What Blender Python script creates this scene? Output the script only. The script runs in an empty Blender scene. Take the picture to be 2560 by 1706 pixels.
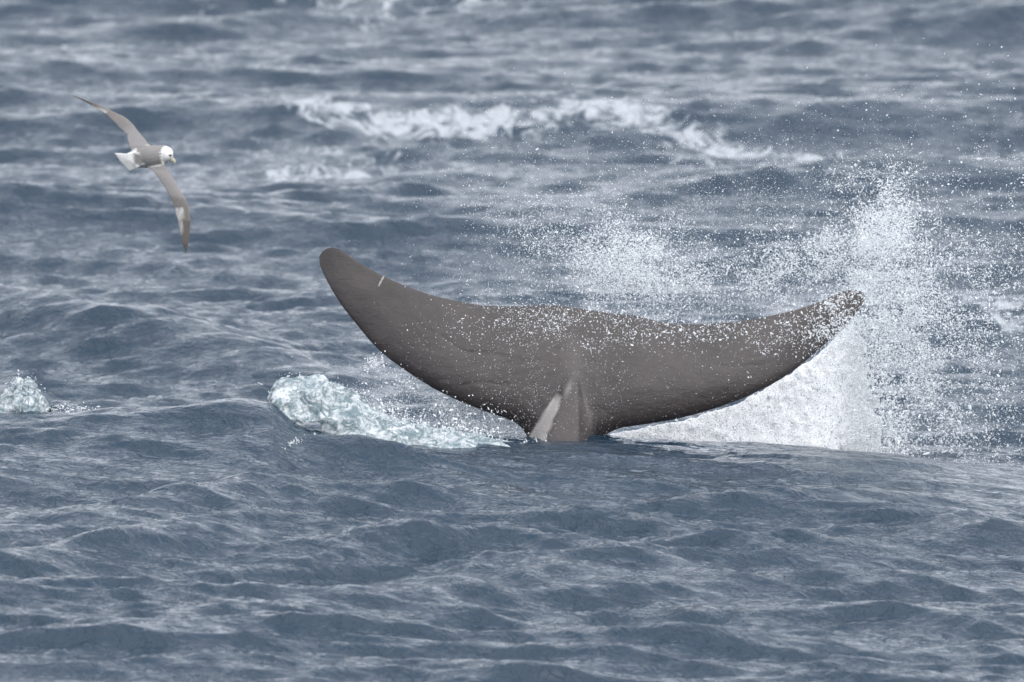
import bpy, bmesh, math, random
import numpy as np
from mathutils import Vector, kdtree, noise as mnoise

random.seed(4); rng = np.random.default_rng(7)
scene = bpy.context.scene
col = scene.collection

# ------------------------------------------------------------------ camera
CAM_Z, CAM_Y, DEP = 7.5, -50.0, 8.03           # metres, metres, degrees below the horizon
cam_d = bpy.data.cameras.new('camera')
cam_d.sensor_width = 36.0
cam_d.lens = 402.6
cam_d.clip_start = 0.5; cam_d.clip_end = 20000
cam_d.dof.use_dof = True
cam_d.dof.focus_distance = 50.2
cam_d.dof.aperture_fstop = 4.5
cam = bpy.data.objects.new('camera', cam_d); col.objects.link(cam)
cam.location = (0, CAM_Y, CAM_Z)
cam.rotation_euler = (math.radians(90 - DEP), 0, 0)
scene.camera = cam

# ------------------------------------------------------------------ overcast sky
SUN_EL, SUN_AZ = 58.0, 150.0                  # sun behind thick cloud, high and to the right behind the boat
world = bpy.data.worlds.new('World'); scene.world = world
world.use_nodes = True
nt = world.node_tree; nt.nodes.clear()
sky = nt.nodes.new('ShaderNodeTexSky'); sky.sky_type = 'NISHITA'; sky.sun_disc = False
sky.sun_elevation = math.radians(SUN_EL); sky.sun_rotation = math.radians(SUN_AZ)
sky.air_density = 1.0; sky.dust_density = 3.0; sky.ozone_density = 1.0
hs = nt.nodes.new('ShaderNodeHueSaturation'); hs.inputs['Saturation'].default_value = 0.22
mixc = nt.nodes.new('ShaderNodeMix'); mixc.data_type = 'RGBA'
mixc.inputs['Factor'].default_value = 0.62
mixc.inputs['B'].default_value = (5.58, 5.85, 6.55, 1)     # flat cloud deck
bg = nt.nodes.new('ShaderNodeBackground'); bg.inputs['Strength'].default_value = 0.15
wo = nt.nodes.new('ShaderNodeOutputWorld')
nt.links.new(sky.outputs[0], hs.inputs['Color'])
nt.links.new(hs.outputs[0], mixc.inputs['A'])
nt.links.new(mixc.outputs['Result'], bg.inputs['Color'])
nt.links.new(bg.outputs[0], wo.inputs['Surface'])

sl = bpy.data.lights.new('sun', 'SUN'); sl.energy = 1.0; sl.angle = math.radians(100); sl.color = (1, 0.97, 0.93)
sun = bpy.data.objects.new('sun', sl); col.objects.link(sun)
az, el = math.radians(SUN_AZ), math.radians(SUN_EL)
sd = Vector((math.sin(az) * math.cos(el), math.cos(az) * math.cos(el), math.sin(el)))
sun.rotation_euler = sd.to_track_quat('Z', 'Y').to_euler()
sun.location = sd * 80

scene.view_settings.view_transform = 'Standard'; scene.view_settings.look = 'None'
scene.view_settings.exposure = 0.98; scene.view_settings.gamma = 1.0
scene.view_settings.use_curve_mapping = False
scene.render.engine = 'CYCLES'
scene.cycles.use_denoising = True
scene.cycles.max_bounces = 10; scene.cycles.diffuse_bounces = 8; scene.cycles.glossy_bounces = 3

# ------------------------------------------------------------------ helpers
PXA = math.radians(2 * math.degrees(math.atan(4.5 / 2 / 50.2)) / 2560)   # angle of one photo pixel
def W(px, py, Y=0.0):
    """a survey point: the world point at northing Y seen under that bearing from the boat"""
    d = (Y - CAM_Y)
    a = math.radians(DEP) + (np.asarray(py, float) - 853) * PXA
    z = CAM_Z - d * np.tan(a)
    x = (np.asarray(px, float) - 1280) * PXA * d / math.cos(math.radians(DEP))
    return x, z

def smooth(a, b, x):
    t = np.clip((x - a) / (b - a), 0, 1); return t * t * (3 - 2 * t)

def link(name, me, mat=None, parent=None):
    o = bpy.data.objects.new(name, me); col.objects.link(o)
    if mat: me.materials.append(mat)
    if parent: o.parent = parent
    return o

def tag(o, label=None, cat=None, group=None, kind=None):
    if label: o['label'] = label
    if cat: o['category'] = cat
    if group: o['group'] = group
    if kind: o['kind'] = kind
    return o

def grid_mesh(name, P, close_u=False):
    """P: (nu, nv, 3) -> quad grid"""
    nu, nv = P.shape[:2]
    idx = np.arange(nu * nv, dtype=np.int32).reshape(nu, nv)
    if close_u: idx = np.vstack([idx, idx[:1]])
    q = np.stack([idx[:-1, :-1], idx[1:, :-1], idx[1:, 1:], idx[:-1, 1:]], -1).reshape(-1, 4)
    me = bpy.data.meshes.new(name)
    me.vertices.add(nu * nv); me.vertices.foreach_set('co', P.reshape(-1).astype(np.float32))
    n = len(q)
    me.loops.add(n * 4); me.loops.foreach_set('vertex_index', q.reshape(-1))
    me.polygons.add(n)
    me.polygons.foreach_set('loop_start', np.arange(n, dtype=np.int32) * 4)
    me.polygons.foreach_set('use_smooth', np.ones(n, bool))
    me.update(calc_edges=True)
    return me

def fattr(me, name, v):
    a = me.attributes.new(name, 'FLOAT', 'POINT'); a.data.foreach_set('value', np.asarray(v, np.float32).reshape(-1))

class vnoise:
    """smooth value noise on numpy arrays (2-D)"""
    def __init__(s, seed): s.t = np.random.default_rng(seed).random((256, 256)).astype(np.float32)
    def __call__(s, x, y):
        xi = np.floor(x).astype(int); yi = np.floor(y).astype(int)
        fx = x - xi; fy = y - yi; fx = fx * fx * (3 - 2 * fx); fy = fy * fy * (3 - 2 * fy)
        a = s.t[xi & 255, yi & 255]; b = s.t[(xi + 1) & 255, yi & 255]
        c = s.t[xi & 255, (yi + 1) & 255]; d = s.t[(xi + 1) & 255, (yi + 1) & 255]
        return (a * (1 - fx) + b * fx) * (1 - fy) + (c * (1 - fx) + d * fx) * fy
    def fbm(s, x, y, o=4):
        r = 0; a = .5; t = 0
        for i in range(o):
            r = r + a * s(x * 2 ** i + 17 * i, y * 2 ** i + 31 * i); t += a; a *= .55
        return r / t

class Nodes:
    def __init__(s, name):
        s.m = bpy.data.materials.new(name); s.m.use_nodes = True
        s.t = s.m.node_tree; s.t.nodes.clear()
        s.out = s.n('ShaderNodeOutputMaterial')
    def n(s, typ, **kw):
        nd = s.t.nodes.new(typ)
        for k, v in kw.items():
            if hasattr(nd, k): setattr(nd, k, v)
        return nd
    def l(s, a, b): s.t.links.new(a, b)
    def coord(s, scale=(1, 1, 1)):
        tc = s.n('ShaderNodeTexCoord'); mp = s.n('ShaderNodeMapping'); mp.inputs['Scale'].default_value = scale
        s.l(tc.outputs['Object'], mp.inputs['Vector']); return mp.outputs[0]
    def noise(s, vec, scale, detail=4, rough=.5, dist=0):
        nd = s.n('ShaderNodeTexNoise'); nd.inputs['Scale'].default_value = scale; nd.inputs['Detail'].default_value = detail
        nd.inputs['Roughness'].default_value = rough; nd.inputs['Distortion'].default_value = dist
        s.l(vec, nd.inputs['Vector']); return nd.outputs['Fac']
    def math(s, op, a, b=None, clamp=False):
        nd = s.n('ShaderNodeMath'); nd.operation = op; nd.use_clamp = clamp
        for i, v in enumerate((a, b)):
            if v is None: continue
            if isinstance(v, (int, float)): nd.inputs[i].default_value = v
            else: s.l(v, nd.inputs[i])
        return nd.outputs[0]
    def ramp(s, f, a, b, c0=0, c1=1):
        nd = s.n('ShaderNodeMapRange'); nd.interpolation_type = 'SMOOTHSTEP'
        for k, v in zip(('From Min', 'From Max', 'To Min', 'To Max'), (a, b, c0, c1)): nd.inputs[k].default_value = v
        s.l(f, nd.inputs['Value']); return nd.outputs[0]
    def attr(s, name):
        nd = s.n('ShaderNodeAttribute'); nd.attribute_name = name; return nd.outputs['Fac']
    def mix(s, f, a, b):
        nd = s.n('ShaderNodeMix'); nd.data_type = 'RGBA'
        for k, v in (('Factor', f), ('A', a), ('B', b)):
            if isinstance(v, tuple): nd.inputs[k].default_value = v + (1,) if len(v) == 3 else v
            elif isinstance(v, (int, float)): nd.inputs[k].default_value = v
            else: s.l(v, nd.inputs[k])
        return nd.outputs['Result']
    def bump(s, h, dist, strength=1.0, normal=None):
        nd = s.n('ShaderNodeBump'); nd.inputs['Distance'].default_value = dist; nd.inputs['Strength'].default_value = strength
        s.l(h, nd.inputs['Height'])
        if normal is not None: s.l(normal, nd.inputs['Normal'])
        return nd.outputs[0]
    def bsdf(s, **kw):
        nd = s.n('ShaderNodeBsdfPrincipled')
        for k, v in kw.items():
            k = k.replace('_', ' ')
            if isinstance(v, tuple): nd.inputs[k].default_value = v + (1,)
            elif isinstance(v, (int, float)): nd.inputs[k].default_value = v
            else: s.l(v, nd.inputs[k])
        return nd

# ------------------------------------------------------------------ materials
RIP, FRONT = .34, .0095
def mat_sea():
    N = Nodes('sea_water')
    c1 = N.coord((1.0, 1.0, 1.0))
    # light wind ripples, plus thin steep capillary fronts
    rip = N.noise(N.coord((5.0, 8.0, 5.0)), 1.0, 4, .6, .6)
    fr1 = N.ramp(N.noise(N.coord((6.5, 8.0, 6.5)), 1.0, 4, .62, .8), .43, .58)
    fr2 = N.ramp(N.noise(N.coord((13, 15, 13)), 1.0, 4, .6, .8), .45, .56)
    gate = N.ramp(N.noise(N.coord((1.6, 1.0, 1.6)), 1.0, 3, .5, .3), .3, .6, .75, 1.0)
    h = N.math('ADD', N.math('MULTIPLY', fr1, .60), N.math('MULTIPLY', fr2, .36))
    h = N.math('MULTIPLY', h, gate)
    h = N.math('ADD', h, N.math('MULTIPLY', rip, RIP))
    nrm = N.bump(h, FRONT)
    # foam: dissolves into lace at its edge
    fm = N.attr('foam')
    lace = N.noise(N.coord((5, 2.2, 5)), 1.0, 6, .70, 1.6)
    lace2 = N.noise(N.coord((22, 9, 22)), 1.0, 4, .6, .8)
    f = N.math('ADD', fm, N.math('MULTIPLY', N.math('SUBTRACT', lace, .5), 2.6))
    f = N.math('ADD', f, N.math('MULTIPLY', N.math('SUBTRACT', lace2, .5), .35))
    f = N.ramp(f, .46, 1.0)
    f = N.math('MULTIPLY', f, N.ramp(fm, .02, .25))
    w = N.bsdf(Base_Color=(.0098, .027, .047), Roughness=.08, IOR=1.333, Normal=nrm)
    fo = N.bsdf(Base_Color=(.34, .365, .39), Roughness=.75, IOR=1.3)
    N.l(N.bump(lace2, .03), fo.inputs['Normal'])
    mx = N.n('ShaderNodeMixShader'); N.l(f, mx.inputs[0]); N.l(w.outputs[0], mx.inputs[1]); N.l(fo.outputs[0], mx.inputs[2])
    N.l(mx.outputs[0], N.out.inputs[0]); return N.m

def mat_skin():
    N = Nodes('whale_skin')
    c = N.coord()
    big = N.noise(c, 3.0, 4, .6)
    fine = N.noise(c, 60, 4, .6)
    base = N.mix(N.ramp(N.math('ADD', N.math('MULTIPLY', big, .7), N.math('MULTIPLY', N.noise(c, 14, 5, .65), .3)), .38, .62), (.0285, .0236, .0226), (.0425, .0357, .0340))
    base = N.mix(N.ramp(fine, .45, .8, 0, .2), base, (.085, .076, .072))
    scar = N.noise(N.coord((14, 14, 90)), 1.0, 3, .6, .3)
    base = N.mix(N.ramp(scar, .68, .78, 0, .10), base, (.12, .11, .10))
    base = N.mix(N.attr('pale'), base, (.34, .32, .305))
    wr = N.noise(N.coord((22, 22, 55)), 1.0, 5, .6, .8)
    n1 = N.bump(wr, .005, .6)
    n2 = N.bump(fine, .002, .6, n1)
    b = N.bsdf(Base_Color=base, Roughness=N.ramp(fine, .3, .7, .29, .46), IOR=1.42, Normal=n2)
    N.l(b.outputs[0], N.out.inputs[0]); return N.m

def mat_foam():
    N = Nodes('white_water')
    c = N.coord()
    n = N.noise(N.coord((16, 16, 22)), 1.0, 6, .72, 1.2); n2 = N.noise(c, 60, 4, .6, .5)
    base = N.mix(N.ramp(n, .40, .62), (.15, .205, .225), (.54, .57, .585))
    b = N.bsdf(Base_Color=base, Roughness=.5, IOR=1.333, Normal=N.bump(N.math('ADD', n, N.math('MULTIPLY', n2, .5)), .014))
    N.l(b.outputs[0], N.out.inputs[0]); return N.m

def mat_plume():
    N = Nodes('plume_water')
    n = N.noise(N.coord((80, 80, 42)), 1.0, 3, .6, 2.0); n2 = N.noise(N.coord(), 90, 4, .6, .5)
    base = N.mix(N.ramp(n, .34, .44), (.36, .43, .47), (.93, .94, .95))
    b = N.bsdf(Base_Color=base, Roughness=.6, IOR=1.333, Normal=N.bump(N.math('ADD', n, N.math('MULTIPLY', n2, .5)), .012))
    N.l(b.outputs[0], N.out.inputs[0]); return N.m

def mat_drop():
    N = Nodes('spray_drop')
    b = N.bsdf(Base_Color=(.86, .88, .89), Roughness=.25, IOR=1.333)
    tr = N.n('ShaderNodeBsdfTranslucent'); tr.inputs[0].default_value = (.90, .92, .93, 1)
    mx = N.n('ShaderNodeMixShader'); mx.inputs[0].default_value = .5
    N.l(b.outputs[0], mx.inputs[1]); N.l(tr.outputs[0], mx.inputs[2]); N.l(mx.outputs[0], N.out.inputs[0]); return N.m

def mat_col(name, attr_white, grey, white, rough=.7):
    N = Nodes(name)
    c = N.coord()
    fe = N.noise(N.coord((120, 120, 40)), 1.0, 3, .6)
    base = N.mix(N.attr(attr_white), grey, white)
    br = N.mix(N.math('MULTIPLY', N.attr('brown'), N.math('SUBTRACT', 1.0, N.attr(attr_white))), base, (.14, .12, .10))
    br = N.mix(N.ramp(fe, .4, .7, 0, .22), br, (.12, .11, .10))
    b = N.bsdf(Base_Color=br, Roughness=rough, IOR=1.3)
    N.l(b.outputs[0], N.out.inputs[0]); return N.m

def mat_plain(name, c, rough):
    N = Nodes(name); n = N.noise(N.coord(), 80, 3)
    b = N.bsdf(Base_Color=N.mix(n, c, tuple(v * 1.3 for v in c)), Roughness=rough)
    N.l(b.outputs[0], N.out.inputs[0]); return N.m

M_PLUME = mat_plume()
M_SEA, M_SKIN, M_FOAM, M_DROP = mat_sea(), mat_skin(), mat_foam(), mat_drop()

# ------------------------------------------------------------------ the sea
BASE = -0.38
# height of the near swell's crest along x
CX = np.array([-400, 0, 120, 300, 450, 600, 680, 740, 820, 1000, 1200, 1320, 1450, 1600, 1760, 1900, 2060, 2260, 2560, 3000])
CPY = np.array([1010, 1040, 1042, 1036, 1040, 1030, 1040, 1084, 1100, 1112, 1122, 1130, 1132, 1142, 1150, 1150, 1156, 1172, 1205, 1250])
YC0 = -0.9
cxw, czw = W(CX, CPY, YC0)
n1, n2_, n3 = vnoise(1), vnoise(2), vnoise(3)

def macro(x, y):
    """slow shape of the water: the near swell and the swells behind it"""
    yc = YC0 + 0.25 * np.sin(x * 1.1 + 0.4) * np.exp(-(x / 6) ** 2)
    hc = np.interp(x, cxw, czw); hs_ = .06 - .075 * np.clip(x, -2.6, 2.6)
    A = hs_ - BASE
    d = y - yc
    far = np.exp(-(x / 30.0) ** 2)
    r = A * np.where(d < 0, .62 + .38 * np.exp(-np.abs(d / 4.0) ** 1.5), np.exp(-(d / 1.7) ** 2)) * far
    z = BASE + r + (hc - hs_) * np.where(d < 0, np.exp(-(d / .9) ** 2), np.exp(-(d / 1.2) ** 2)) * far
    # small crests riding on the near swell's face
    for (px, py, Y, h, lx, ly, sk) in NEAR:
        Y = YC0 + (Y - YC0) * .66; ly = ly * .75
        X, _ = W(px, py, Y)
        dd = y - Y - sk * (x - X)
        z = z + h * np.exp(-((x - X) / lx) ** 2) * np.where(dd < 0, np.exp(-(dd / ly) ** 2), np.exp(-(dd / (ly * .55)) ** 2))
    for (X, Y, h, lx, ly, sk) in BACK:
        dd = y - Y - sk * (x - X)
        z = z + h * np.exp(-np.abs((x - X) / lx) ** 3) * np.where(dd < 0, np.exp(-(dd / ly) ** 2), np.exp(-(dd / (ly * 1.0)) ** 2))
    return z

NEAR = [  # px, py, Y, height, half-width x, y, skew
    (820, 1100, -1.5, .05, .35, .35, .5), (1130, 1120, -1.9, .05, .45, .35, -.9),
    (450, 1230, -3.6, .10, .55, .5, .9), (200, 1400, -5.4, .10, .6, .55, 1.2),
    (900, 1330, -4.6, .06, .35, .3, .8), (1550, 1330, -4.4, .07, .5, .4, -.3),
    (2300, 1330, -4.6, .08, .6, .45, .3), (1150, 1400, -5.4, .06, .4, .35, .5),
    (1950, 1170, -2.2, .06, .5, .4, .4), (2400, 1210, -2.7, .06, .5, .45, -.2), (590, 1030, -1.05, .06, .32, .16, .1),
]
BACK = [  # X, Y, height, half-width, half-length, skew
    (-2.0, 5.8, .15, 1.1, .55, -1.0), (0.6, 14.7, .15, 3.6, .65, .06), (1.9, 11.6, .12, 1.0, .40, .3),
    (-1.5, 22, .22, 7, 1.5, .1), (5, 19.5, .18, 4, 1.1, -.2), (-4, 16.5, .16, 2.4, 1.0, .2), (-2.6, 10, .10, 1.6, .6, .1), (0.2, 10.2, .06, .5, .35, .1),
]

def axis(parts):
    """parts: [(start, stop, step0, step1)...] -> increasing coordinates"""
    out = [parts[0][0]]
    for a, b, s0, s1 in parts:
        v = a
        while v < b - 1e-6:
            f = (v - a) / (b - a); s = s0 * (s1 / s0) ** f
            v = min(v + s, b); out.append(v)
            if b - v < .4 * s: out[-1] = b; break
    return np.array(out)

xr = axis([(0, 2.6, .016, .016), (2.6, 4.6, .018, .05), (4.6, 9, .06, .2), (9, 60, .3, 6), (60, 4000, 8, 700)])
xs = np.concatenate([-xr[:0:-1], xr])
ys = axis([(-600, -60, 200, 6), (-60, -16, 5, .3), (-16, -10.5, .3, .06), (-10.5, -7.2, .05, .024), (-7.2, 1.2, .019, .019), (1.2, 4, .022, .034), (4, 26, .034, .075), (26, 60, .1, .5), (60, 300, .6, 12), (300, 9000, 15, 1200)])

def sea_components():
    r = np.random.default_rng(21); comps = []
    n = 230
    for i in range(n):
        lam = 0.11 * (5.5 / 0.11) ** ((i + r.random()) / n)
        # the broad sea runs towards the boat, the short ripples spread wider
        th = math.radians(-80 + r.normal(0, 22 if lam > .3 else 40))
        ka = 0.0070 * (.90 if lam > 1.8 else .72 if lam > .6 else .85 if lam > .35 else 1.15)
        comps.append((lam, th, ka * lam / (2 * math.pi), r.random() * 6.283))
    return comps

def ocean(x, y, sx, sy):
    X, Y = np.meshgrid(x, y, indexing='ij'); X = X.astype(np.float32); Y = Y.astype(np.float32)
    Z = np.zeros_like(X); DX = np.zeros_like(X); DY = np.zeros_like(X)
    for lam, th, a, ph in sea_components():
        fx = smooth(2.2, 4.0, lam / sx); fy = smooth(2.2, 4.0, lam / sy)
        ix = np.nonzero(fx > 0)[0]; iy = np.nonzero(fy > 0)[0]
        if not len(ix) or not len(iy): continue
        i0, i1, j0, j1 = ix[0], ix[-1] + 1, iy[0], iy[-1] + 1
        k = 2 * math.pi / lam; cx, cy = math.cos(th), math.sin(th)
        w = (fx[i0:i1, None] * fy[None, j0:j1]).astype(np.float32)
        p = (k * (cx * X[i0:i1, j0:j1] + cy * Y[i0:i1, j0:j1]) + ph).astype(np.float32)
        s = np.sin(p) * w; c = np.cos(p) * w
        Z[i0:i1, j0:j1] += a * c
        q = 1.45 * a
        DX[i0:i1, j0:j1] -= q * cx * s; DY[i0:i1, j0:j1] -= q * cy * s
    return X, Y, Z, DX, DY

def chop(x, y, sx, sy):
    """short-crested wavelets with sharp tops, steeper on the lee side"""
    r = np.random.default_rng(33); ix = np.nonzero(np.abs(x) < 9)[0]; iy = np.nonzero((y > -13) & (y < 60))[0]
    i0, i1, j0, j1 = ix[0], ix[-1] + 1, iy[0], iy[-1] + 1
    X, Y = np.meshgrid(x[i0:i1], y[j0:j1], indexing='ij'); Z = np.zeros(X.shape, np.float32)
    n = 36
    for i in range(n):
        lam = .16 * (1.5 / .16) ** ((i + r.random()) / n)
        fx = smooth(2.5, 5, lam / sx[i0:i1]); fy = smooth(2.5, 5, lam / sy[j0:j1])
        th = math.radians(97 + r.normal(0, 19)); cx, cy = math.cos(th), math.sin(th)
        a_, b_ = cx * X + cy * Y, -cy * X + cx * Y
        na, nb = vnoise(100 + i), vnoise(200 + i)
        p = a_ / lam + 1.6 * na(a_ / lam / 3.1 + 40, b_ / lam / 3.6 + 40) + r.random()
        s = p - np.floor(p); c = .36
        hgt = np.where(s < c, np.exp(-(c - s) / .105), (1 - (s - c) / (1 - c)) ** 1.8) - .25
        env = smooth(.48, .85, nb(a_ / lam / 1.7 + 9, b_ / lam / 4.2 + 9))
        Z += (CHOP * (1.35 if lam < .4 else .88) * lam * hgt * env * fx[:, None] * fy[None]).astype(np.float32)
    full = np.zeros((len(x), len(y)), np.float32); full[i0:i1, j0:j1] = Z
    return full
CHOP = .036
spx = np.gradient(xs); spy = np.gradient(ys)
X, Y, Z, DX, DY = ocean(xs, ys, spx, spy)
# gusts: the chop is rougher in some patches than in others
g = 0.30 + 1.5 * n1.fbm(X * .8 + 50, Y * .35 + 50, 3) ** 1.2
# the small chop is damped where the tail has smoothed the near swell's crest
calm = 1 - .5 * np.exp(-((X - .7) / 2.6) ** 4 - ((Y + .3) / 1.5) ** 4)
P = np.stack([X + DX * g, Y + DY * g, macro(X + DX * g, Y + DY * g) + (Z * g + chop(xs, ys, spx, spy)) * calm], -1)
me = grid_mesh('sea', P)

def foam_field(x, y):
    f = np.zeros_like(x)
    def streak(pts, wy, amp=1.0):
        nonlocal f
        pts = np.array(pts, float); pts[:, 1] -= .35
        yc = np.interp(x, pts[:, 0], pts[:, 1]); inside = smooth(pts[0, 0] - .1, pts[0, 0] + .4, x) * (1 - smooth(pts[-1, 0] - .4, pts[-1, 0] + .1, x))
        wy_ = wy * .42; f = np.maximum(f, .82 * amp * inside * np.exp(-((y - yc) / wy_) ** 2))
    def patch(X0, Y0, lx, ly, amp=1.0):
        nonlocal f
        f = np.maximum(f, amp * np.exp(-((x - X0) / lx) ** 2 - ((y - Y0) / ly) ** 2))
    m = (np.abs(x) < 12) & (y > -12) & (y < 60)
    # old whitecap on the swell behind
    def G(px, py, z=-.35):
        a = math.radians(DEP) + (py - 853) * PXA; d = (CAM_Z - z) / math.tan(a); return ((px - 1280) * PXA * d, d + CAM_Y)
    streak([G(600, 268), G(760, 290), G(900, 308), G(1100, 316), G(1300, 306), G(1480, 294), G(1600, 300), G(1700, 318), G(1850, 340), G(2000, 358), G(2200, 368), G(2420, 366)], 1.0, 1.05)
    streak([G(560, 400), G(800, 392), G(950, 396), G(1130, 384), G(1300, 372)], 1.3, .95)
    streak([G(540, 352), G(800, 350), G(1080, 356)], 1.2, .72)
    streak([G(1120, 415), G(1250, 405), G(1480, 398)], 1.3, .75)
    streak([G(1520, 315), G(1700, 355), G(1820, 392), G(2000, 412)], 1.2, .8)
    streak([G(1850, 372), G(2100, 376), G(2380, 372)], .7, 1.0)
    for a in ((1050, 20, 1.4, 1.5, .55), (330, 285, .5, .7, .5), (2500, 800, .5, .6, .6), (900, 15, 1.2, 1.2, .4)):
        gx, gy = G(a[0], a[1]); patch(gx, gy, a[2], a[3], a[4])
    return np.where(m, f, 0)
fo = foam_field(P[..., 0], P[..., 1])
# churned water round the tail
bx, by = P[..., 0], P[..., 1]
fo = np.maximum(fo, 0.9 * np.exp(-((bx - 0.95) / .8) ** 2 - ((by - .55) / .55) ** 2))
fo = np.maximum(fo, 0.75 * np.exp(-((bx + 0.35) / .55) ** 2 - ((by + .35) / .40) ** 2))
fattr(me, 'foam', fo)
sea = link('sea', me, M_SEA)
tag(sea, 'grey blue choppy open sea under overcast light', 'sea', kind='structure')

# ------------------------------------------------------------------ the whale's tail
UP = np.array([(799,644),(806,630),(824,619),(846,622),(867,635),(903,660),(960,692),(1010,714),(1064,734),(1117,748),(1171,759),(1224,766),(1296,766),(1367,763),(1400,765),(1460,773),(1520,783),(1580,788),(1620,798),(1652,806),(1700,810),(1751,811),(1799,809),(1859,802),(1919,792),(1979,778),(2019,766),(2059,750),(2099,732),(2131,724),(2151,728),(2160,740)], float)
LO = np.array([(799,644),(801,666),(814,694),(831,726),(856,766),(896,816),(924,851),(960,887),(1003,919),(1046,948),(1099,980),(1153,1005),(1206,1026),(1260,1044),(1289,1055),(1308,1073),(1318,1091),(1321,1105),(1318,1150),(1305,1250),(1285,1400),(1270,1600),(1560,1600),(1540,1400),(1515,1250),(1500,1150),(1497,1104),(1512,1088),(1536,1074),(1556,1068),(1620,1060),(1700,1046),(1779,1024),(1859,996),(1899,976),(1939,956),(1979,930),(2019,898),(2059,862),(2091,832),(2119,804),(2143,780),(2157,756),(2160,740)], float)
def resample(P, t):
    s = np.r_[0, np.cumsum(np.hypot(*np.diff(P, axis=0).T))]; s /= s[-1]
    return np.stack([np.interp(t, s, P[:, 0]), np.interp(t, s, P[:, 1])], -1)
def smooth_poly(P, it=2):
    for _ in range(it):
        Q = np.empty((2 * len(P) - 2 + 2, 2)); Q[0] = P[0]; Q[-1] = P[-1]
        Q[1:-1:2] = .75 * P[:-1] + .25 * P[1:]; Q[2:-1:2] = .25 * P[:-1] + .75 * P[1:]
        P = Q
    return P
UPs, LOs = smooth_poly(UP), smooth_poly(LO)
NU, NV = 520, 100
# match the two edges: left tip .. stock left | bottom | stock right .. right tip
sLO = np.r_[0, np.cumsum(np.hypot(*np.diff(LOs, axis=0).T))]; sLO /= sLO[-1]
iL = sLO[np.argmin(np.hypot(LOs[:, 0] - 1308, LOs[:, 1] - 1073))]; iR = sLO[np.argmin(np.hypot(LOs[:, 0] - 1512, LOs[:, 1] - 1088))]
sUP = np.r_[0, np.cumsum(np.hypot(*np.diff(UPs, axis=0).T))]; sUP /= sUP[-1]
uL = np.interp(1325, UPs[:, 0], sUP); uR = np.interp(1500, UPs[:, 0], sUP)
u = np.linspace(0, 1, NU); u = np.where(u < .5, .5 - .5 * np.cos(u * math.pi) , .5 - .5 * np.cos(u * math.pi)) * .35 + u * .65
tl = np.interp(u, [0, .40, .60, 1], [0, iL, iR, 1]); tu = np.interp(u, [0, .40, .60, 1], [0, uL, uR, 1])
EL, EU = resample(LOs, tl), resample(UPs, tu)
v = .5 - .5 * np.cos(np.linspace(0, 1, NV) * math.pi)
G2 = EL[:, None] * (1 - v[None, :, None]) + EU[:, None] * v[None, :, None]      # (NU,NV,2) survey pixels
gx, gy = G2[..., 0], G2[..., 1]
def dist_to(poly, x, y):
    out = np.full(x.shape, 1e9)
    for a, b in zip(poly[:-1], poly[1:]):
        d = b - a; L = (d ** 2).sum()
        if L < 1e-9: continue
        t = np.clip(((x - a[0]) * d[0] + (y - a[1]) * d[1]) / L, 0, 1)
        out = np.minimum(out, np.hypot(x - a[0] - t * d[0], y - a[1] - t * d[1]))
    return out
dl = dist_to(LOs[::3] if len(LOs) % 3 == 1 else np.vstack([LOs[::3], LOs[-1]]), gx, gy)
du = dist_to(np.vstack([UPs[::3], UPs[-1]]), gx, gy)
dl[:, 0] = 0; du[:, -1] = 0; dl[0] = dl[-1] = du[0] = du[-1] = 0
edge_l = np.sqrt(np.clip(1 - (1 - np.clip(dl / 105, 0, 1)) ** 2, 0, 1))
edge_u = np.clip(du / 170, 0, 1); edge_u = 1 - (1 - edge_u) ** 2.2
chord = np.clip((dl + du) / 260, .12, 1)
half = .085 * edge_l * (.10 * np.sqrt(np.clip(du / 6, 0, 1)) + .90 * edge_u) * chord ** .8
# the tail stock: swells out of the flukes and goes down under water
stock = smooth(1010, 1330, gy) * smooth(0, 60, dl)
half = half + .16 * stock * np.sqrt(np.clip(dl / 95, 0, 1))
# keel on the side facing the boat
apx, apy = 1437., 925.
kk = np.clip((gy - apy) / 180., 0, None)
axis_x = apx - 18 * kk
lw, rw = 105 * kk ** .85 + 3, 76 * kk ** .8 + 4
ur = (gx - axis_x)
prof = np.where(ur < 0, 1 - smooth(.55, 1.0, -ur / lw), 1 - smooth(.30, .85, ur / rw))
keel = .23 * np.clip(kk, 0, 2.5) ** 1.15 * prof
# soft saddle running up from the keel
keel += .014 * np.exp(-((gx - 1440) / 60) ** 2) * np.exp(-np.clip(apy - gy, 0, None) / 70) * np.clip((du) / 120, 0, 1)
# creases in the skin
cre = np.zeros_like(gx)
def crease(pts, depth, wid):
    global cre
    pts = np.array(pts, float); d = dist_to(pts, gx + 5 * (n2_(gx / 13, gy / 13) - .5), gy + 9 * (n3(gx / 16, gy / 30) - .5))
    cre = cre + depth * np.exp(-(d / wid) ** 2)
crease([(1105,838),(1130,855),(1160,868),(1195,880),(1225,884),(1275,886)], .0036, 2.6)
crease([(1180,872),(1230,878),(1300,893)], .003, 3.0)
crease([(1040,800),(1080,828)], .002, 4)
crease([(1250,900),(1300,905),(1370,895)], .0025, 4)
crease([(1780,905),(1830,912),(1880,908),(1920,906)], .0022, 3.2)
crease([(1610,870),(1660,880)], .002, 4)
crease([(1330,960),(1350,1010),(1330,1080)], .004, 6)
for _ in range(46):
    x0, y0 = random.uniform(1130, 1420), random.uniform(850, 960); ln = random.uniform(25, 80); a = random.uniform(-.5, .15)
    crease([(x0, y0), (x0 + ln * .5, y0 + ln * a * .5 + random.uniform(-4, 4)), (x0 + ln, y0 + ln * a)], random.uniform(.0005, .002), random.uniform(2.5, 4))
edge_fade = np.clip(np.minimum(dl, du) / 25, 0, 1)
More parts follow.
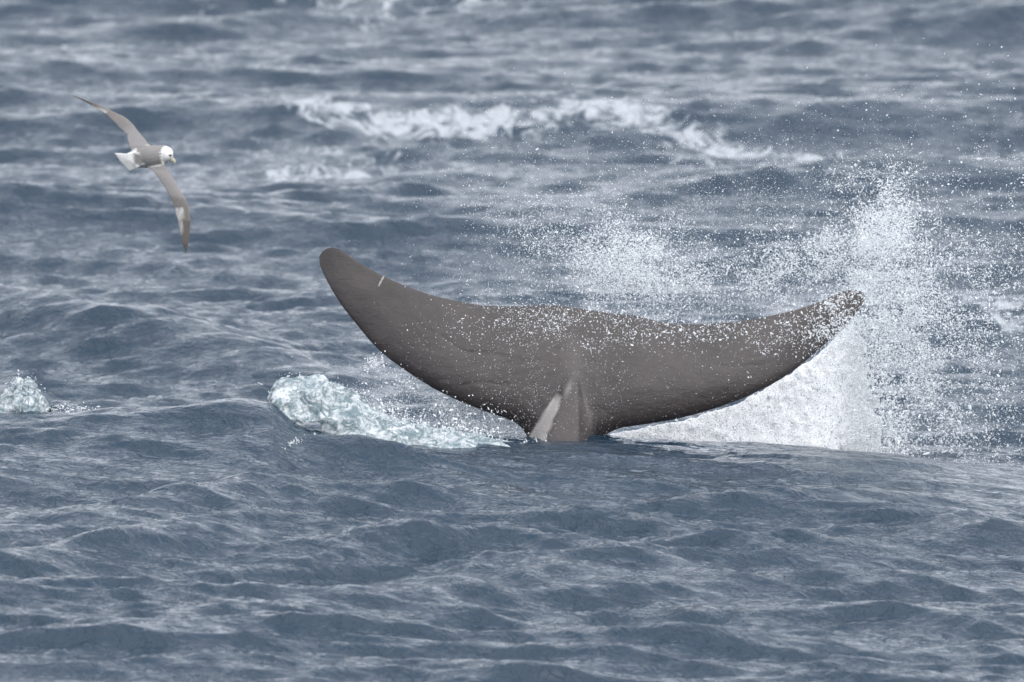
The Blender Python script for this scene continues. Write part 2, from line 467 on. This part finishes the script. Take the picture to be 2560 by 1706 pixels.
# middle surface: leans back from the boat, tips swept further back
xm, zm = W(gx, gy, 0.0)
yc = .30 * (zm - .0) * smooth(-.2, .5, zm) + .10 * np.clip(np.abs(xm - .25), 0, 2) ** 2 + .03 * np.sin(xm * 4)
lump = .010 * (n1.fbm(gx / 90, gy / 60, 3) - .5) * edge_fade
yf = yc - half - keel * np.clip(dl / 30, 0, 1) + cre * edge_fade + lump
yb = yc + half + .02 * stock
xm, zm = W(gx, gy, yc)
def to3(yy): return np.stack([xm, yy, zm], -1)
PF, PB = to3(yf), to3(yb)
ring = np.concatenate([PF, PB[:, -2:0:-1]], 1)           # closed section of every column
me = bpy.data.meshes.new('whale_tail')
nr = ring.shape[1]
idx = np.arange(NU * nr).reshape(NU, nr); nx = np.roll(idx, -1, 1)
q = np.stack([idx[:-1], nx[:-1], nx[1:], idx[1:]], -1).reshape(-1, 4)
me.vertices.add(NU * nr); me.vertices.foreach_set('co', ring.reshape(-1).astype(np.float32))
me.loops.add(len(q) * 4); me.loops.foreach_set('vertex_index', q.reshape(-1).astype(np.int32))
me.polygons.add(len(q)); me.polygons.foreach_set('loop_start', np.arange(len(q), dtype=np.int32) * 4)
me.polygons.foreach_set('use_smooth', np.ones(len(q), bool)); me.update(calc_edges=True)
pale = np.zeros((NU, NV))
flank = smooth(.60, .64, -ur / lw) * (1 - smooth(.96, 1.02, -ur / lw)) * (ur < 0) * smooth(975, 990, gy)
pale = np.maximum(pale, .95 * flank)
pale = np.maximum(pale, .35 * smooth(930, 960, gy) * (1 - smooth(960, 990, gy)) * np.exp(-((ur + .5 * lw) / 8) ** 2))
pale = np.maximum(pale, .20 * np.exp(-((ur - .72 * rw) / 13) ** 2) * smooth(930, 1010, gy) * (1 - smooth(1050, 1085, gy)))  # soft highlight along the keel's right side, painted into the skin colour
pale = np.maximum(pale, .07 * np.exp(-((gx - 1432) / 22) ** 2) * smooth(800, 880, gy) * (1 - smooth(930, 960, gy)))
sc_d = dist_to(np.array([(962, 688), (954, 702), (948, 713)], float), gx, gy)
pale = np.maximum(pale, .8 * (1.0 - smooth(.7, 2.6, sc_d)))
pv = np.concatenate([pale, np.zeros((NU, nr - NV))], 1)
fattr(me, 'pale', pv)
bm = bmesh.new(); bm.from_mesh(me); bmesh.ops.remove_doubles(bm, verts=bm.verts, dist=1e-5); bmesh.ops.recalc_face_normals(bm, faces=bm.faces); bm.to_mesh(me); bm.free()
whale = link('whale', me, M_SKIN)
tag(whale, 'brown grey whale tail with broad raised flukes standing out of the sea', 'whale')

# ------------------------------------------------------------------ spray: drops as instances on points
def drop_modifier(o, mat, seed=0, subdiv=1):
    ng = bpy.data.node_groups.new('drops', 'GeometryNodeTree')
    ng.interface.new_socket('Geometry', in_out='INPUT', socket_type='NodeSocketGeometry')
    ng.interface.new_socket('Geometry', in_out='OUTPUT', socket_type='NodeSocketGeometry')
    nd = ng.nodes; L = ng.links.new
    gi = nd.new('NodeGroupInput'); go = nd.new('NodeGroupOutput')
    variants = nd.new('GeometryNodeGeometryToInstance')
    for k in range(4):
        ico = nd.new('GeometryNodeMeshIcoSphere'); ico.inputs['Radius'].default_value = 1.0; ico.inputs['Subdivisions'].default_value = 2 if subdiv > 1 else 1 + (k % 2)
        sp = nd.new('GeometryNodeSetPosition'); no = nd.new('ShaderNodeTexNoise'); no.inputs['Scale'].default_value = 1.1; no.noise_dimensions = '4D'; no.inputs['W'].default_value = 3.7 * k + seed
        sub = nd.new('ShaderNodeVectorMath'); sub.operation = 'SUBTRACT'; sub.inputs[1].default_value = (.5, .5, .5)
        scl = nd.new('ShaderNodeVectorMath'); scl.operation = 'SCALE'; scl.inputs['Scale'].default_value = 1.9
        L(no.outputs['Color'], sub.inputs[0]); L(sub.outputs[0], scl.inputs[0]); L(scl.outputs[0], sp.inputs['Offset'])
        L(ico.outputs['Mesh'], sp.inputs['Geometry'])
        ss = nd.new('GeometryNodeSetShadeSmooth'); L(sp.outputs[0], ss.inputs[0])
        sm = nd.new('GeometryNodeSetMaterial'); sm.inputs['Material'].default_value = mat; L(ss.outputs[0], sm.inputs['Geometry'])
        L(sm.outputs[0], variants.inputs[0])
    iop = nd.new('GeometryNodeInstanceOnPoints'); iop.inputs['Pick Instance'].default_value = True
    L(gi.outputs[0], iop.inputs['Points']); L(variants.outputs[0], iop.inputs['Instance'])
    def named(n, t):
        a = nd.new('GeometryNodeInputNamedAttribute'); a.data_type = t; a.inputs['Name'].default_value = n; return a.outputs[0]
    L(named('variant', 'INT'), iop.inputs['Instance Index'])
    L(named('rot', 'FLOAT_VECTOR'), iop.inputs['Rotation']); L(named('size', 'FLOAT_VECTOR'), iop.inputs['Scale'])
    L(iop.outputs[0], go.inputs[0])
    md = o.modifiers.new('drops', 'NODES'); md.node_group = ng

def drops(name, pts, rad, mat, label, cat, seed=0, stretch=.68, subdiv=1):
    n = len(pts); me = bpy.data.meshes.new(name)
    me.vertices.add(n); me.vertices.foreach_set('co', np.asarray(pts, np.float32).reshape(-1))
    r = np.random.default_rng(seed)
    st = np.exp(r.normal(0, stretch, (n, 3))); st /= np.cbrt(st.prod(1))[:, None]
    a = me.attributes.new('size', 'FLOAT_VECTOR', 'POINT'); a.data.foreach_set('vector', (st * rad[:, None]).astype(np.float32).reshape(-1))
    a = me.attributes.new('rot', 'FLOAT_VECTOR', 'POINT'); a.data.foreach_set('vector', (r.random((n, 3)) * 6.28).astype(np.float32).reshape(-1))
    a = me.attributes.new('variant', 'INT', 'POINT'); a.data.foreach_set('value', r.integers(0, 4, n).astype(np.int32))
    o = link(name, me, mat); drop_modifier(o, mat, seed, subdiv)
    tag(o, label, cat, kind='stuff'); return o

def inside_poly(poly, x, y):
    c = np.zeros(x.shape, bool); n = len(poly)
    for i in range(n):
        x0, y0 = poly[i]; x1, y1 = poly[(i + 1) % n]
        if y0 == y1: continue
        hit = ((y0 > y) != (y1 > y)) & (x < (x1 - x0) * (y - y0) / (y1 - y0) + x0); c ^= hit
    return c
tail_poly = np.vstack([UP, LO[::-1]])

def place(px, py, yy):
    x, z = W(px, py, yy); return np.stack([x, yy, z], -1)

r = np.random.default_rng(5)
DENS = 1.5
def gauss(n, cx, cy, sx, sy, rot=0, y0=0.0, sy3=.35):
    n = int(n * DENS); a, b = r.normal(0, sx, n), r.normal(0, sy, n); c, s = math.cos(rot), math.sin(rot)
    return cx + a * c - b * s, cy + a * s + b * c, r.normal(y0, sy3, n)

def thin(px, py, yy, f):
    k = r.random(len(px)) < f; return px[k], py[k], yy[k]

# dense sheet of white water thrown up beside the right fluke
poly = np.array([(1490,1110),(1530,1078),(1600,1062),(1700,1046),(1860,995),(2020,898),(2095,830),(2150,770),(2168,745),(2196,742),(2206,800),(2212,880),(2232,960),(2255,1050),(2275,1160),(2280,1230),(1900,1230),(1490,1180)], float)
core = []
n = 17000; px, py = r.uniform(1480, 2330, n), r.uniform(760, 1240, n)
e = r.random(n) ** .2 * 78
k = inside_poly(poly, px, py) & inside_poly(poly, px + (8 + e) * (px > 1950), py) & inside_poly(poly, px, py - 12)
for x, y in zip(px[k], py[k]):
    Z_ = W(x, y, 0.0)[1]; Yk = .50 + r.normal(0, .010) + .45 * (float(Z_) + .1); X_, Z_ = W(x, y, Yk); rr = r.uniform(.011, .019)
    core.append(((float(X_), Yk, float(Z_)), (rr * .8, rr, rr * 1.3)))
CORE = core
n = 40000; px, py = r.uniform(1480, 2330, n), r.uniform(735, 1240, n)
jx = r.normal(0, 14, n) * (1 + (px > 2150))
k = inside_poly(poly, px, py) & ((px > 2130) | (r.random(n) < .07)); px, py = px[k] + jx[k] * (px[k] > 1900), py[k]
x_, z_ = W(px, py, 0.0)
yy = .46 + .45 * (z_ + .1) - np.abs(r.normal(0, .09, len(px)))
pts = place(px, py, yy); rad = .0018 + .0040 * r.random(len(px)) ** 3
drops('splash_plume', pts, rad, M_DROP, 'dense white plume of splashed water beside the right fluke', 'splash', 1)

# flying drops all round
S = []
def add(c, rmin, rmax, pw=2.8):
    c = np.stack(c, -1)                                    # clotted, not even
    d = n2_.fbm(c[:, 0] / 70 + 3, c[:, 1] / 55 + 7, 3) ; k = r.random(len(c)) < smooth(.2, .75, d) * 1.0 + .2
    c = c[k]; S.append((c, .54 * (rmin + (rmax - rmin) * r.random(len(c)) ** pw)))
add(gauss(7000, 2140, 640, 105, 80, -.5, .95, .25), .002, .0062)
add(gauss(3300, 2180, 540, 60, 60, 0, .95, .25), .002, .006)
add(gauss(5500, 2060, 650, 130, 40, -.35, .95, .25), .0018, .006)
add(gauss(5000, 1590, 665, 85, 60, .3, .95, .25), .002, .0065)
add(gauss(4500, 1700, 690, 160, 55, 0, .95, .25), .0018, .006)
add(gauss(5000, 1480, 620, 120, 60, .2, 1.0, .3), .0015, .005)
add(gauss(8000, 2320, 960, 95, 150, -.1, .95, .3), .0018, .007)
add(gauss(6000, 2400, 800, 150, 200, 0, .6, .4), .0018, .007)
add(gauss(5000, 2250, 780, 60, 110, 0, .8, .2), .002, .007)
n = 6000; add((r.uniform(1150, 2700, n), 520 + r.normal(0, 120, n), r.normal(.9, .5, n)), .0012, .0045)
n = 2200; add((r.uniform(1000, 2700, n), r.uniform(250, 700, n), r.normal(.9, .5, n)), .001, .0035)
n = 3500; add((r.uniform(2150, 2700, n), r.uniform(420, 1190, n), r.normal(.6, .5, n)), .002, .0075)
# in front of the flukes
add(gauss(1500, 1470, 800, 120, 38, .06, -.30, .10), .0018, .0055)
add(gauss(600, 1320, 805, 120, 50, 0, -.30, .10), .0014, .004)
add(gauss(420, 1750, 830, 110, 22, 0, -.25, .10), .002, .0065)
add(gauss(1500, 2090, 775, 55, 40, -.6, .02, .10), .003, .0075)
add(gauss(450, 1960, 830, 70, 45, -.4, -.1, .10), .002, .006)
n = 2400; add((r.uniform(1000, 2060, n), r.uniform(800, 1100, n), r.uniform(-.55, -.3, n)), .0010, .0024, 3)
n = 900; add((r.uniform(1200, 1560, n), r.uniform(900, 1100, n), r.uniform(-.6, -.45, n)), .0012, .0028, 3)
# left of the tail stock
add(gauss(2600, 1190, 1045, 80, 26, .30, .2, .12), .002, .0085); add(gauss(9000, 1150, 1040, 110, 34, .30, .3, .12), .001, .0035)
add(gauss(1300, 1070, 990, 60, 16, .55, .2, .10), .002, .008)
add(gauss(260, 945, 902, 18, 9, -.5, .15, .05), .003, .009)
add(gauss(250, 1010, 1010, 90, 30, .3, .2, .2), .002, .008)
A = np.concatenate([s[0] for s in S]); R_ = np.concatenate([s[1] for s in S])
drops('flying_spray', place(A[:, 0], A[:, 1], A[:, 2]), R_, M_DROP, 'fine white drops of spray flying over and around the flukes', 'spray', 2)

# fine mist of sub-millimetre to millimetre drops
S = []
add(gauss(20000, 2150, 620, 130, 110, -.3, 1.1, .25), .0008, .0022)
add(gauss(22000, 1600, 660, 170, 90, 0, 1.1, .25), .0008, .0022)
add(gauss(22000, 1900, 600, 330, 130, 0, 1.1, .25), .0007, .002)
add(gauss(22000, 2340, 900, 140, 220, 0, 1.0, .3), .0008, .0024)
add(gauss(9000, 2150, 720, 60, 60, 0, 1.1, .25), .001, .003)
A = np.concatenate([s[0] for s in S]); R_ = np.concatenate([s[1] for s in S])
drops('mist', place(A[:, 0], A[:, 1], A[:, 2]), R_, M_DROP, 'pale drifting mist of tiny drops behind the flukes', 'mist', 3)

# ------------------------------------------------------------------ white water on the near swell
def blob_mesh(name, spheres, voxel, mat, label, cat, rough=.018):
    bm = bmesh.new()
    ico = bmesh.ops.create_icosphere(bm, subdivisions=1, radius=1.0)
    base = np.array([v.co[:] for v in bm.verts]); faces = np.array([[v.index for v in f.verts] for f in bm.faces]); bm.free()
    V, F = [], []
    for i, (c, rr) in enumerate(spheres):
        V.append(base * np.asarray(rr) + np.asarray(c)); F.append(faces + i * len(base))
    V = np.concatenate(V); F = np.concatenate(F)
    me = bpy.data.meshes.new(name); me.from_pydata(V.tolist(), [], F.tolist()); me.update()
    o = bpy.data.objects.new(name, me); col.objects.link(o)
    md = o.modifiers.new('r', 'REMESH'); md.mode = 'VOXEL'; md.voxel_size = voxel
    sm = o.modifiers.new('s', 'SMOOTH'); sm.factor = .5; sm.iterations = 10
    dg = bpy.context.evaluated_depsgraph_get(); ev = o.evaluated_get(dg)
    m2 = bpy.data.meshes.new_from_object(ev); o.modifiers.clear(); o.data = m2; bpy.data.meshes.remove(me); m2.name = name
    n = len(m2.vertices); co = np.empty(n * 3, np.float32); m2.vertices.foreach_get('co', co); co = co.reshape(-1, 3)
    no = np.empty(n * 3, np.float32); m2.vertices.foreach_get('normal', no); no = no.reshape(-1, 3)
    d = np.array([mnoise.turbulence(Vector(c * 30), 4, False) for c in co]) - .6
    co = co + no * (rough * d)[:, None]
    m2.vertices.foreach_set('co', co.reshape(-1).astype(np.float32)); m2.polygons.foreach_set('use_smooth', np.ones(len(m2.polygons), bool)); m2.update()
    m2.materials.clear(); m2.materials.append(mat)
    tag(o, label, cat, kind='stuff'); return o

r = np.random.default_rng(11)
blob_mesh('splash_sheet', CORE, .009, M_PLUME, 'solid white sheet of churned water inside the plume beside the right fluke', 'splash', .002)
def along(top, bot, n, Y, ysp, rmin, rmax, flat=1.0):
    """spheres filling the band between two surveyed outlines"""
    top, bot = np.array(top, float), np.array(bot, float); out = []
    xs_ = r.uniform(top[0, 0], top[-1, 0], n)
    for x in xs_:
        t = np.interp(x, top[:, 0], top[:, 1]); b = np.interp(x, bot[:, 0], bot[:, 1])
        if b - t < 2: continue
        f = r.random(); y = t + (b - t) * f; rr = rmin + (rmax - rmin) * r.random() ** 2
        y = max(y, t + rr / .00176 * .8)
        X_, Z_ = W(x, y, Y); yy = Y + r.normal(0, ysp) - .12 * (f - .3)
        out.append(((float(X_), yy, float(Z_)), (rr * r.uniform(.8, 1.5), rr * r.uniform(.8, 1.4), rr * r.uniform(.6, 1.0) * flat)))
    return out
def mound(name, top, bot, Yf, Yt, Yb, nu, nv, amp, label, cat, jag=0.0):
    """rolling white water: an arch from its front foot over the crest to its back foot, broken into billows"""
    top, bot = np.array(top, float), np.array(bot, float)
    px = np.linspace(top[0, 0], top[-1, 0], nu); T = np.interp(px, top[:, 0], top[:, 1]); B = np.interp(px, bot[:, 0], bot[:, 1])
    ker = np.ones(5) / 5; T[2:-2] = np.convolve(T, ker, 'valid')
    T = T + jag * (n1.fbm(px / 9, px * 0 + 3, 3) - .5)
    th = np.linspace(0, math.pi, nv); V = np.zeros((nu, nv, 3))
    zt, zb = W(px, T, Yt)[1], W(px, B, Yf)[1]; xw = W(px, T, Yt)[0]
    zb = np.where((px > 690) & (px < 812), zb, np.minimum(zb, macro(xw, xw * 0 + Yf) - .10)); zb = np.convolve(np.r_[[zb[0]] * 4, zb, [zb[-1]] * 4], np.ones(9) / 9, 'valid')
    zt = np.maximum(zt, zb)
    for j, a in enumerate(th):
        f = math.sin(a); front = a < math.pi / 2
        V[:, j, 0] = xw
        V[:, j, 1] = Yt + ((Yf - Yt) if front else (Yb - Yt)) * abs(math.cos(a)) ** 1.4
        V[:, j, 2] = zb + (zt - zb) * f ** .8
    me_ = grid_mesh(name, V); n = nu * nv
    no = np.empty(n * 3, np.float32); me_.vertices.foreach_get('normal', no); no = no.reshape(-1, 3); co = V.reshape(-1, 3)
    if no[nv // 4, 1] > 0: no = -no
    d = np.empty(n)
    for i, c in enumerate(co):
        v_ = Vector((c[0], c[1], c[2] * 1.2)); wv = mnoise.noise_vector(v_ * 7) * .05; q = v_ + wv
        big = 1 - abs(mnoise.noise(q * 7)) * 2.0; mid = 1 - abs(mnoise.noise(q * 17 + Vector((3, 1, 7)))) * 2.2; sm_ = 1 - abs(mnoise.noise(q * 55)) * 2.2
        d[i] = .62 * big + .28 * mid + .14 * sm_ - .45
    co = co + no * (amp * d)[:, None]
    me_.vertices.foreach_set('co', co.reshape(-1).astype(np.float32)); me_.update()
    o = link(name, me_, M_FOAM); tag(o, label, cat, kind='stuff'); return o
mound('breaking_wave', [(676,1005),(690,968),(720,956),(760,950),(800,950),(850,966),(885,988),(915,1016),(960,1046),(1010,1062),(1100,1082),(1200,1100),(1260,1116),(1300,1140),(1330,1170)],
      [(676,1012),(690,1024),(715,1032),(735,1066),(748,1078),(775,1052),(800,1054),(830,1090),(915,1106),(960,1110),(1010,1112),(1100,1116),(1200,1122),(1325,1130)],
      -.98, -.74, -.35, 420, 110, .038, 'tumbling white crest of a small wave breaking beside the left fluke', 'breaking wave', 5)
mound('wave_splash', [(-120,1000),(-60,985),(-20,992),(10,988),(40,970),(62,958),(80,968),(95,985),(108,1010),(118,1034)],
      [(-120,1045),(-60,1046),(-20,1046),(10,1044),(40,1046),(62,1044),(80,1042),(95,1042),(108,1042),(118,1040)],
      -.95, -.78, -.5, 150, 70, .04, 'small white splash on the wave crest well away from the whale', 'splash', 34)
# loose clots thrown off both crests
S = []
add(gauss(200, 790, 960, 60, 12, .1, -.74, .06), .0015, .005); add(gauss(380, 960, 1035, 90, 22, .3, -.7, .08), .0015, .007)
add(gauss(500, 1150, 1075, 95, 18, .2, -.6, .10), .0015, .007); add(gauss(260, 62, 985, 24, 20, 0, -.78, .06), .0015, .006)
add(gauss(150, 180, 1024, 45, 7, .1, -.85, .05), .0015, .006); add(gauss(120, 740, 1060, 10, 16, 0, -.95, .03), .002, .006)
add(gauss(30, 735, 1106, 18, 4, -.4, -1.5, .05), .002, .006)
A = np.concatenate([s_[0] for s_ in S]); R_ = np.concatenate([s_[1] for s_ in S])
drops('foam_clots', place(A[:, 0], A[:, 1], A[:, 2]), R_ * 1.3, M_DROP, 'white clots of foam flung off the breaking crests', 'foam', 9)

# ------------------------------------------------------------------ the seabird
BY = 3.5                                     # it flies beyond the whale
def bp(zx, zy, dy):                           # survey point of the bird (zx, zy on a 3.484x enlargement)
    x, z = W(150 + zx / 3.484, 230 + zy / 3.484, BY); return np.array([float(x), BY + dy, float(z)])
LWL = [(905,560,-.02),(935,645,-.03),(990,720,-.06),(1060,830,-.10),(1112,900,-.13),(1142,970,-.14),(1156,1090,-.15),(1147,1190,-.14),(1138,1280,-.13),(1116,1378,-.11)]
LWT = [(700,560,.0),(775,640,-.02),(850,690,-.05),(930,800,-.08),(990,890,-.11),(1028,990,-.12),(1048,1080,-.13),(1068,1190,-.13),(1083,1290,-.125),(1113,1378,-.11)]
UWL = [(860,530,-.02),(790,465,.02),(712,390,.08),(640,312,.14),(570,260,.18),(450,220,.24),(330,180,.30),(200,145,.36),(85,116,.41)]
UWT = [(690,580,.0),(640,485,.03),(600,405,.09),(550,365,.15),(480,302,.19),(400,248,.245),(320,218,.30),(215,172,.36),(84,119,.41)]
parts_v, parts_f, parts_w, parts_b = [], [], [], []
def add_part(V, F, white, brown):
    o = sum(len(v) for v in parts_v); parts_v.append(V); parts_f.append(F + o); parts_w.append(white); parts_b.append(brown)
def wing(L, T, white_at):
    L, T = np.array(L, float), np.array(T, float); m = 40
    t = np.linspace(0, 1, m); s = np.linspace(0, 1, len(L))
    def cr(A): return np.stack([np.interp(t, s, A[:, i]) for i in range(3)], -1)
    L, T = cr(L), cr(T); T = L + (T - L) * (1.16 - .1 * t[:, None]); nc = 9; ring = []
    c = .5 - .5 * np.cos(np.linspace(0, 1, nc) * math.pi)
    W_, B_ = [], []
    for i in range(m):
        a, b = bp(*L[i]), bp(*T[i]); ch = np.linalg.norm(a - b); th = max(.07 * ch, .0035) * (1.6 if i < 6 else 1)
        up = []; lo = []
        for f in c:
            p = a * (1 - f) + b * f; k = math.sqrt(max(f, 0)) * (1 - f) * 2.0 + .12
            up.append(p + np.array([0, -th * k - .02 * ch * 4 * f * (1 - f), .0])); lo.append(p + np.array([0, th * k * .5 - .02 * ch * 4 * f * (1 - f) + .001, 0]))
        ring.append(up + lo[::-1])
        for f in list(c) + list(c[::-1]):
            wv = 0.0
            if white_at[0] < t[i] < white_at[1] and f > white_at[2] + (t[i] - white_at[0]) * 1.5: wv = .85 * (0.75 + .25 * math.sin(f * 22 + t[i] * 60))
            W_.append(wv); B_.append(float(smooth(.25, .8, t[i])) * .8)
    R = np.array(ring); n = R.shape[1]; idx = np.arange(m * n).reshape(m, n); nx = np.roll(idx, -1, 1)
    F = np.stack([idx[:-1], nx[:-1], nx[1:], idx[1:]], -1).reshape(-1, 4)
    caps = []
    V = R.reshape(-1, 3)
    c0 = len(V); V = np.vstack([V, R[0].mean(0), R[-1].mean(0)])
    for j in range(n):
        caps += [[idx[0, j], c0, idx[0, (j + 1) % n], idx[0, (j + 1) % n]], [idx[-1, (j + 1) % n], c0 + 1, idx[-1, j], idx[-1, j]]]
    add_part(V, np.vstack([F, caps]), np.array(W_ + [0, 0]), np.array(B_ + [0, .5]))
wing(LWL, LWT, (.56, .82, .35)); wing(UWL, UWT, (.62, .80, .3))
def loft(sections, white, brown=0.0):
    """sections: centre (zx, zy, dy), radius across the picture, radius in depth"""
    sec = np.array(sections, float); m = 44; t = np.linspace(0, 1, m); s = np.linspace(0, 1, len(sec))
    sec = np.stack([np.interp(t, s, sec[:, i]) for i in range(5)], -1)
    ker = np.array([1, 2, 1]) / 4
    for _ in range(2): sec[1:-1] = (sec[:-2] + 2 * sec[1:-1] + sec[2:]) / 4
    u_ = PXA * (BY - CAM_Y) / 3.484; n = 20; V = []; Wt = []
    cen = np.array([bp(*q[:3]) for q in sec]); tang = np.gradient(cen, axis=0); tang /= np.linalg.norm(tang, axis=1)[:, None]
    for i in range(m):
        sdir = np.cross(tang[i], [0, 1, 0]); sdir /= np.linalg.norm(sdir); ddir = np.cross(sdir, tang[i])
        for j in range(n):
            a = 2 * math.pi * j / n
            V.append(cen[i] + sdir * math.cos(a) * sec[i, 3] * u_ + ddir * math.sin(a) * sec[i, 4] * u_); Wt.append(white(t[i], V[-1] - cen[i], sec[i]))
    V = np.array(V); idx = np.arange(m * n).reshape(m, n); nx = np.roll(idx, -1, 1)
    F = np.stack([idx[:-1], nx[:-1], nx[1:], idx[1:]], -1).reshape(-1, 4)
    c0 = len(V); V = np.vstack([V, cen[0], cen[-1]]); caps = []
    for j in range(n): caps += [[idx[0, j], c0, idx[0, (j + 1) % n], idx[0, (j + 1) % n]], [idx[-1, (j + 1) % n], c0 + 1, idx[-1, j], idx[-1, j]]]
    add_part(V, np.vstack([F, caps]), np.array(Wt + [1, 1]), np.full(len(V), brown))
# trunk and head: grey mantle towards the boat, white below and on the head
def trunk_white(t, off, s):
    back = off[1] < .012 and off[2] > -.032
    if t > .62 + off[2] * 1.5: return 1.0
    if t < .20: return 1.0
    return 0.0 if back else 1.0
loft([(560,590,.03,25,18),(640,585,.02,62,45),(720,585,.01,88,75),(800,570,0,100,95),(870,560,0,94,92),(915,552,0,86,84),(945,553,-.01,74,74),(970,562,-.02,52,54),(988,574,-.02,22,22)], trunk_white)
# tail fan
tv = []
for (zx, zy, dy) in [(700,520,-.03),(590,538,-.02),(488,534,-.005),(540,605,-.01),(622,690,-.01),(690,655,-.03),(745,630,-.03)]:
    p = bp(zx, zy, dy); tv.append(p)
tv = np.array(tv); k = len(tv); cen = tv.mean(0)
V = np.vstack([tv + [0, -.004, 0], tv + [0, .004, 0], cen + [0, -.012, 0], cen + [0, .004, 0]])
F = []
for j in range(k):
    j2 = (j + 1) % k; F += [[j, j2, 2 * k, 2 * k], [j2 + k, j + k, 2 * k + 1, 2 * k + 1], [j, j + k, j2 + k, j2]]
add_part(V, np.array(F), np.ones(len(V)), np.zeros(len(V)))
V = np.concatenate(parts_v); F = np.concatenate(parts_f); Wv = np.concatenate(parts_w); Bv = np.concatenate(parts_b)
tmp = bpy.data.meshes.new('t'); tmp.from_pydata(V.tolist(), [], [list(dict.fromkeys(f)) for f in F.tolist()]); tmp.update()
bm = bmesh.new(); bm.from_mesh(tmp); bmesh.ops.recalc_face_normals(bm, faces=bm.faces); bm.to_mesh(tmp); bm.free()
root_loc = Vector(bp(800, 570, 0))
ob = bpy.data.objects.new('seabird', tmp); col.objects.link(ob)
md = ob.modifiers.new('r', 'REMESH'); md.mode = 'VOXEL'; md.voxel_size = .0026
dg = bpy.context.evaluated_depsgraph_get(); m2 = bpy.data.meshes.new_from_object(ob.evaluated_get(dg)); ob.modifiers.clear(); ob.data = m2; m2.name = 'seabird'
kd = kdtree.KDTree(len(V))
for i, p in enumerate(V): kd.insert(p, i)
kd.balance()
ww, bb = [], []
for vtx in m2.vertices:
    near = kd.find_n(vtx.co, 3); wsum = sum(1 / (d + .002) for _, _, d in near)
    ww.append(sum(Wv[i] / (d + .002) for _, i, d in near) / wsum); bb.append(sum(Bv[i] / (d + .002) for _, i, d in near) / wsum)
fattr(m2, 'white', ww); fattr(m2, 'brown', bb)
for p in m2.polygons: p.use_smooth = True
m2.transform(__import__('mathutils').Matrix.Translation(-root_loc)); ob.location = root_loc
m2.materials.clear(); m2.materials.append(mat_col('bird_plumage', 'white', (.195, .187, .182), (.60, .60, .575)))
tag(ob, 'grey and white seabird gliding with long wings spread over the sea', 'bird')
def ellipsoid(name, c, r3, mat, rot=(0, 0, 0)):
    bm = bmesh.new(); bmesh.ops.create_icosphere(bm, subdivisions=3, radius=1.0)
    for vv in bm.verts: vv.co = Vector((vv.co.x * r3[0], vv.co.y * r3[1], vv.co.z * r3[2]))
    me = bpy.data.meshes.new(name); bm.to_mesh(me); bm.free()
    for p in me.polygons: p.use_smooth = True
    o = link(name, me, mat, ob); o.location = Vector(c) - root_loc; o.rotation_euler = rot; return o
ellipsoid('eye', bp(976, 545, -.046), (.0065, .005, .005), mat_plain('bird_eye', (.012, .011, .010), .15))
# hooked bill
pts = [(972,572,-.025,.013),(992,588,-.028,.011),(1008,602,-.03,.009),(1016,618,-.03,.006),(1010,630,-.03,.0015)]
ringv = []
for (zx, zy, dy, rr) in pts:
    c = bp(zx, zy, dy); d = np.array([.7, 0, -.7]); s_ = np.array([.7, 0, .7])
    for j in range(10):
        a = 2 * math.pi * j / 10; ringv.append(c + s_ * math.cos(a) * rr + np.array([0, 1, 0]) * math.sin(a) * rr * .8 - np.array(root_loc))
idx = np.arange(50).reshape(5, 10); nx = np.roll(idx, -1, 1)
F = np.stack([idx[:-1], nx[:-1], nx[1:], idx[1:]], -1).reshape(-1, 4).tolist() + [idx[0][::-1].tolist(), idx[-1].tolist()]
me = bpy.data.meshes.new('bill'); me.from_pydata([tuple(p) for p in ringv], [], F); me.update()
link('bill', me, mat_plain('bird_bill', (.30, .29, .22), .4), ob)
